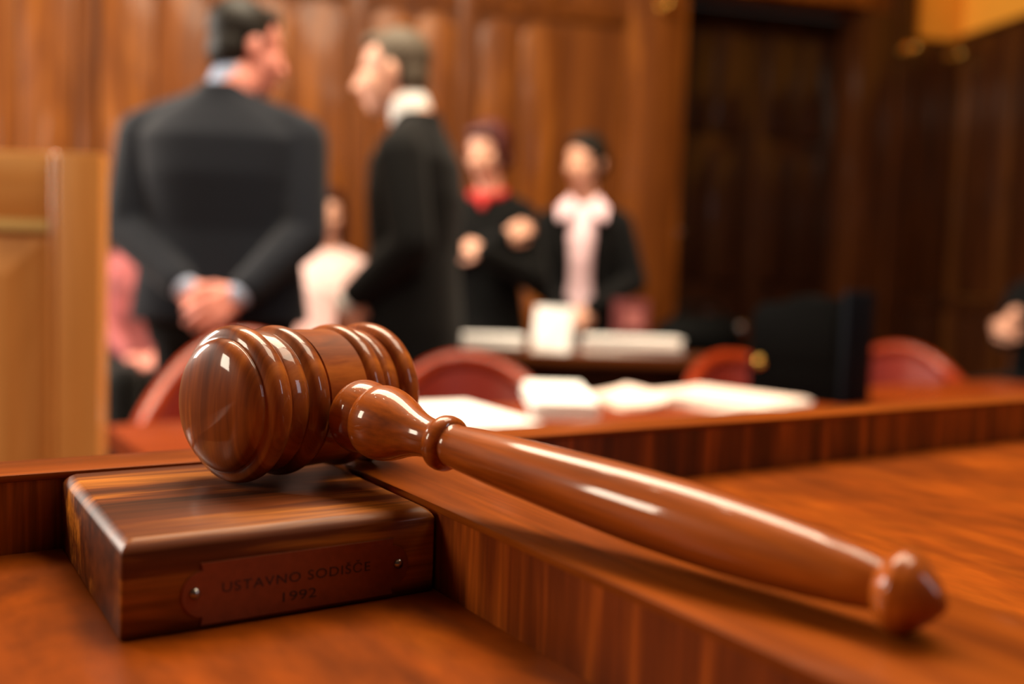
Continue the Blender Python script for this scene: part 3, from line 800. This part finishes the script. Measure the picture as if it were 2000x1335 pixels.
    for side, (el, wr, hd__, hn, curl) in arms.items():
        sx = 1 if side == 'L' else -1
        sho = P((sx * (0.178 if not female else 0.152) * wf, 0.008, 1.352 if not female else 1.36)); e_ = P(el); w__ = P(wr)
        j.capsule(P((sx * 0.05, 0.016, 1.44)), sho + V((0, 0, 0.012)), 0.045 * k, 0.06 * k, 16)
        end = e_ + (w__ - e_) * (1.0 if female else 0.93)
        j.chain([sho, e_, end], [0.069 * k * (1 if not female else 0.9), 0.061 * k * (1 if not female else 0.86), 0.043 * k * (1 if not female else 0.88)], 18)
        if cuffs:
            link('cuff', Shape().capsule(e_ + (w__ - e_) * 0.9, e_ + (w__ - e_) * cuff_end, 0.036 * k, 0.035 * k, 18).mesh('cuff'), cuffs, root, sm=1)
    link(jacket or 'jacket', remeshed(j, 'jacket', 0.007, 4), jacket_mat, root)
    # ---- trousers or skirt
    t = Shape()
    if legs == 'skirt' and not sit:
        t.loft([(0.42 * k, 0, 0, 0.2 * k, 0.15 * k), (0.7 * k, 0, 0, 0.195 * k, 0.14 * k), (0.9 * k, 0, 0, 0.172 * k, 0.12 * k), (1.02 * k, 0, 0, 0.14 * k, 0.105 * k)])
    else:
        t.loft([(z * k + dz, 0, 0, rx * k * wf, ry * k) for z, rx, ry in ((0.8, 0.16, 0.11), (0.9, 0.178, 0.12), (1.0, 0.165, 0.112), (1.04, 0.15, 0.105))])
        for sx in (1, -1):
            hip, kn, an = lg[sx]
            t.chain([hip, kn, an + V((0, 0, 0.02))], [0.098 * k, 0.076 * k, 0.066 * k], 18)
    link('skirt' if legs == 'skirt' else 'trousers', remeshed(t, 'trousers', 0.008, 3), leg_mat or jacket_mat, root)
    for sx in (1, -1):
        an = lg[sx][2]
        s_ = Shape().capsule(an + V((0, 0.025, -0.042)), an + V((sx * 0.015, -0.165 * k, -0.05)), 0.042, 0.034).ball(an + V((0, 0.01, -0.02)), (0.045, 0.05, 0.045))
        link('shoe', remeshed(s_, 'shoe', 0.008, 2), M['black_leather'], root)
    if collar:
        n_ = V(P((0, -0.002 + hc.y * 0.12, 1.455))); tip = V(P((hc.x * 0.5, hc.y * 0.4 + 0.010, 1.512)))
        cl = Shape().capsule(n_, n_ + (tip - n_) * 1.0, (neck_r + 0.007) * k, (neck_r + 0.004) * k, 24)
        link('shirt_collar', cl.mesh('shirt_collar'), collar, root, sm=1)
    if scarf:
        link('scarf', remeshed(Shape().tube([P((0.066 * math.cos(a), -0.008 + 0.066 * math.sin(a), 1.462 - 0.018 * math.sin(-a))) for a in [2 * PI * i / 24 for i in range(25)]], 0.02 * k).capsule(P((0.0, -0.078, 1.445)), P((0.012, -0.105, 1.405)), 0.024 * k, 0.016 * k), 'scarf', 0.005, 2), scarf, root)
    if front:
        fs = Shape().loft([(z * k + dz, x * k, y * k, rx * k, ry * k) for z, x, y, rx, ry in front[0]], 24, 2.2)
        link('shirt_front', remeshed(fs, 'shirt_front', 0.006, 2), front[1], root)
    return root, P, HM, k


SHORT = [((0, 0.024, 0.048), (0.083, 0.092, 0.083)), ((0, 0.056, -0.012), (0.07, 0.052, 0.066)), ((0.07, 0.008, 0.014), (0.013, 0.026, 0.036)), ((-0.07, 0.008, 0.014), (0.013, 0.026, 0.036)), ((0, -0.045, 0.092), (0.055, 0.04, 0.028))]
RECEDED = [((0, 0.026, 0.047), (0.082, 0.09, 0.084)), ((0, -0.04, 0.092), (0.058, 0.045, 0.028)), ((0, 0.058, -0.012), (0.068, 0.05, 0.062)), ((0.07, 0.012, 0.010), (0.012, 0.022, 0.032)), ((-0.07, 0.012, 0.010), (0.012, 0.022, 0.032))]
BOB = [((0, 0.022, 0.048), (0.09, 0.098, 0.088)), ((0, 0.05, -0.02), (0.086, 0.062, 0.075)), ((0.07, 0.0, 0.02), (0.022, 0.045, 0.055)), ((-0.07, 0.0, 0.02), (0.022, 0.045, 0.055)), ((0, -0.055, 0.085), (0.06, 0.035, 0.03))]
PULLED = [((0, 0.018, 0.05), (0.084, 0.098, 0.082)), ((0, -0.04, 0.088), (0.055, 0.042, 0.03)), ((0, 0.05, -0.005), (0.08, 0.066, 0.07)), ((0, 0.125, 0.01), (0.04, 0.035, 0.042)), ((0.068, 0.0, 0.025), (0.018, 0.04, 0.042)), ((-0.068, 0.0, 0.025), (0.018, 0.04, 0.042))]
LONG = [((0, 0.022, 0.048), (0.09, 0.096, 0.086)), ((0, 0.055, -0.05), (0.088, 0.058, 0.12)), ((0.08, 0.015, -0.06), (0.026, 0.045, 0.115)), ((-0.08, 0.015, -0.06), (0.026, 0.045, 0.115)), ((0, -0.05, 0.085), (0.06, 0.04, 0.03))]

R = math.radians
# broad man seen from behind, hands joined behind his back
person('person in charcoal suit seen from behind with hands clasped behind the back', (-0.803, 2.65, 0), R(180), 1.768,
       {'L': ((0.236, 0.055, 1.10), (0.04, 0.185, 0.955), (-0.72, 0.25, -0.55), (0.2, -0.9, -0.3), 0.75),
        'R': ((-0.236, 0.06, 1.10), (-0.115, 0.215, 0.945), (0.62, 0.2, -0.42), (-0.1, -0.95, 0.1), 0.55)},
       (-0.05, -0.03, 1.60), (R(-48), R(6)), SHORT, M['hair_dark'], M['skin_ruddy'], wf=1.2, jacket_mat=M['suit_navy'], leg_mat=M['suit_black'],
       collar=M['blue_shirt'], cuffs=M['blue_shirt'], hem=0.86)
# man in profile
person('grey haired person in black suit standing in profile and talking', (-0.298, 2.82, 0), R(-99), 1.735,
       {'L': ((0.235, 0.06, 1.11), (0.2, -0.115, 0.955), (-0.35, -0.25, -0.9), (-0.9, 0, 0.3), 0.4),
        'R': ((-0.24, 0.04, 1.11), (-0.22, -0.06, 0.87), (0.05, -0.15, -1), (0.9, 0.2, 0), 0.4)},
       (0, -0.075, 1.608), (R(2), R(4)), RECEDED, M['hair_grey'], M['skin'], wf=1.08, jacket_mat=M['suit_black'], collar=M['white_shirt'], cuffs=M['white_shirt'], cuff_end=1.12, hem=0.74)
# woman with crossed arms
person('person with short red hair, black top and red scarf, arms crossed', (-0.105, 3.64, 0), R(-18), 1.59,
       {'R': ((-0.235, -0.05, 1.12), (0.115, -0.14, 1.275), (0.7, 0.35, 0.45), (-0.1, 0.95, 0), 0.5),
        'L': ((0.235, -0.05, 1.12), (0.07, -0.225, 1.215), (-0.9, 0.03, 0.3), (0.0, 0.9, -0.4), 0.95)},
       (0, -0.03, 1.628), (R(-12), R(10)), BOB, M['hair_red'], M['skin'], jacket='top', jacket_mat=M['black_top'], legs='skirt', leg_mat=M['black_cloth'], scarf=M['red_scarf'], female=True)
# woman with pink collar
fr = [(1.02, 0, -0.085, 0.062, 0.05), (1.07, 0, -0.085, 0.058, 0.045), (1.13, 0, -0.088, 0.05, 0.05), (1.22, 0, -0.098, 0.052, 0.055), (1.3, 0, -0.1, 0.06, 0.05), (1.37, 0, -0.085, 0.058, 0.045), (1.43, 0, -0.045, 0.05, 0.05), (1.455, 0, -0.02, 0.045, 0.05)]
pr_, Pf, HMw, kw = person('person in black jacket with wide pink shirt collar, hands folded in front', (0.262, 3.74, 0), R(-8), 1.575,
       {'R': ((-0.225, -0.02, 1.13), (-0.055, -0.2, 1.02), (0.55, -0.3, -0.5), (0.1, 0.9, -0.2), 0.7),
        'L': ((0.225, -0.02, 1.13), (0.065, -0.215, 1.025), (-0.6, -0.2, -0.5), (-0.1, 0.9, -0.2), 0.55)},
       (0, -0.025, 1.628), (R(-32), R(4)), PULLED, M['hair_dark'], M['skin'], jacket_mat=M['suit_black'], legs='skirt', leg_mat=M['black_cloth'], front=(fr, M['pink_shirt']), female=True, hem=0.86)
for sx in (-1, 1):
    pts = [(0.028, -0.105, 1.455), (0.06, -0.03, 1.49), (0.108, -0.09, 1.43), (0.1, -0.135, 1.37), (0.05, -0.145, 1.395)]
    vs_ = [Pf((sx * x, y, z)) for x, y, z in pts]; off = V((0, -0.006, 0.006))
    n5 = 5
    me = Shape().add(vs_ + [q + off for q in vs_], [tuple(range(5)), tuple(reversed(range(5, 10)))] + [(i, i + 5, (i + 1) % 5 + 5, (i + 1) % 5) for i in range(5)]).mesh('collar_wing')
    link('collar_wing', me, M['pink_shirt'], pr_, bevel=0.002)
# seated figures
lap = {'R': ((-0.21, -0.02, 1.14), (-0.07, -0.25, 0.99), (0.5, -0.6, -0.2), (0, 0.2, -0.95), 0.5), 'L': ((0.21, -0.02, 1.14), (0.07, -0.27, 1.0), (-0.5, -0.6, -0.2), (0, 0.2, -0.95), 0.5)}
person('seated person with auburn hair in a white and pink top between the two suited men', (-0.868, 4.45, 0), R(4), 1.72, lap,
       (0, -0.02, 1.628), (R(6), R(4)), LONG, M['hair_auburn'], M['skin'], sit=True, jacket='top', jacket_mat=M['pink_top'], leg_mat=M['black_cloth'], female=True, wf=1.0)
person('seated person in pink patterned top half hidden by the broad suited figure', (-1.64, 4.25, 0), R(25), 1.60, lap,
       (0.0, -0.02, 1.628), (R(30), R(10)), LONG, M['hair_dark'], M['skin_ruddy'], sit=True, jacket='top', jacket_mat=M['pink_print'], leg_mat=M['black_cloth'], female=True, wf=1.15)
fold = {'R': ((-0.22, -0.04, 1.15), (-0.03, -0.24, 1.20), (0.3, -0.6, 0.45), (0.6, 0.4, 0.1), 0.8), 'L': ((0.22, -0.04, 1.15), (0.05, -0.25, 1.17), (-0.35, -0.6, 0.3), (-0.6, 0.4, 0.1), 0.8)}
person('seated person in black at the frame edge with only folded hands in view', (2.53, 4.5, 0), R(-66), 1.74, fold,
       (0, -0.03, 1.628), (0, R(6)), SHORT, M['hair_dark'], M['skin'], sit=True, jacket_mat=M['suit_black'], wf=1.05)
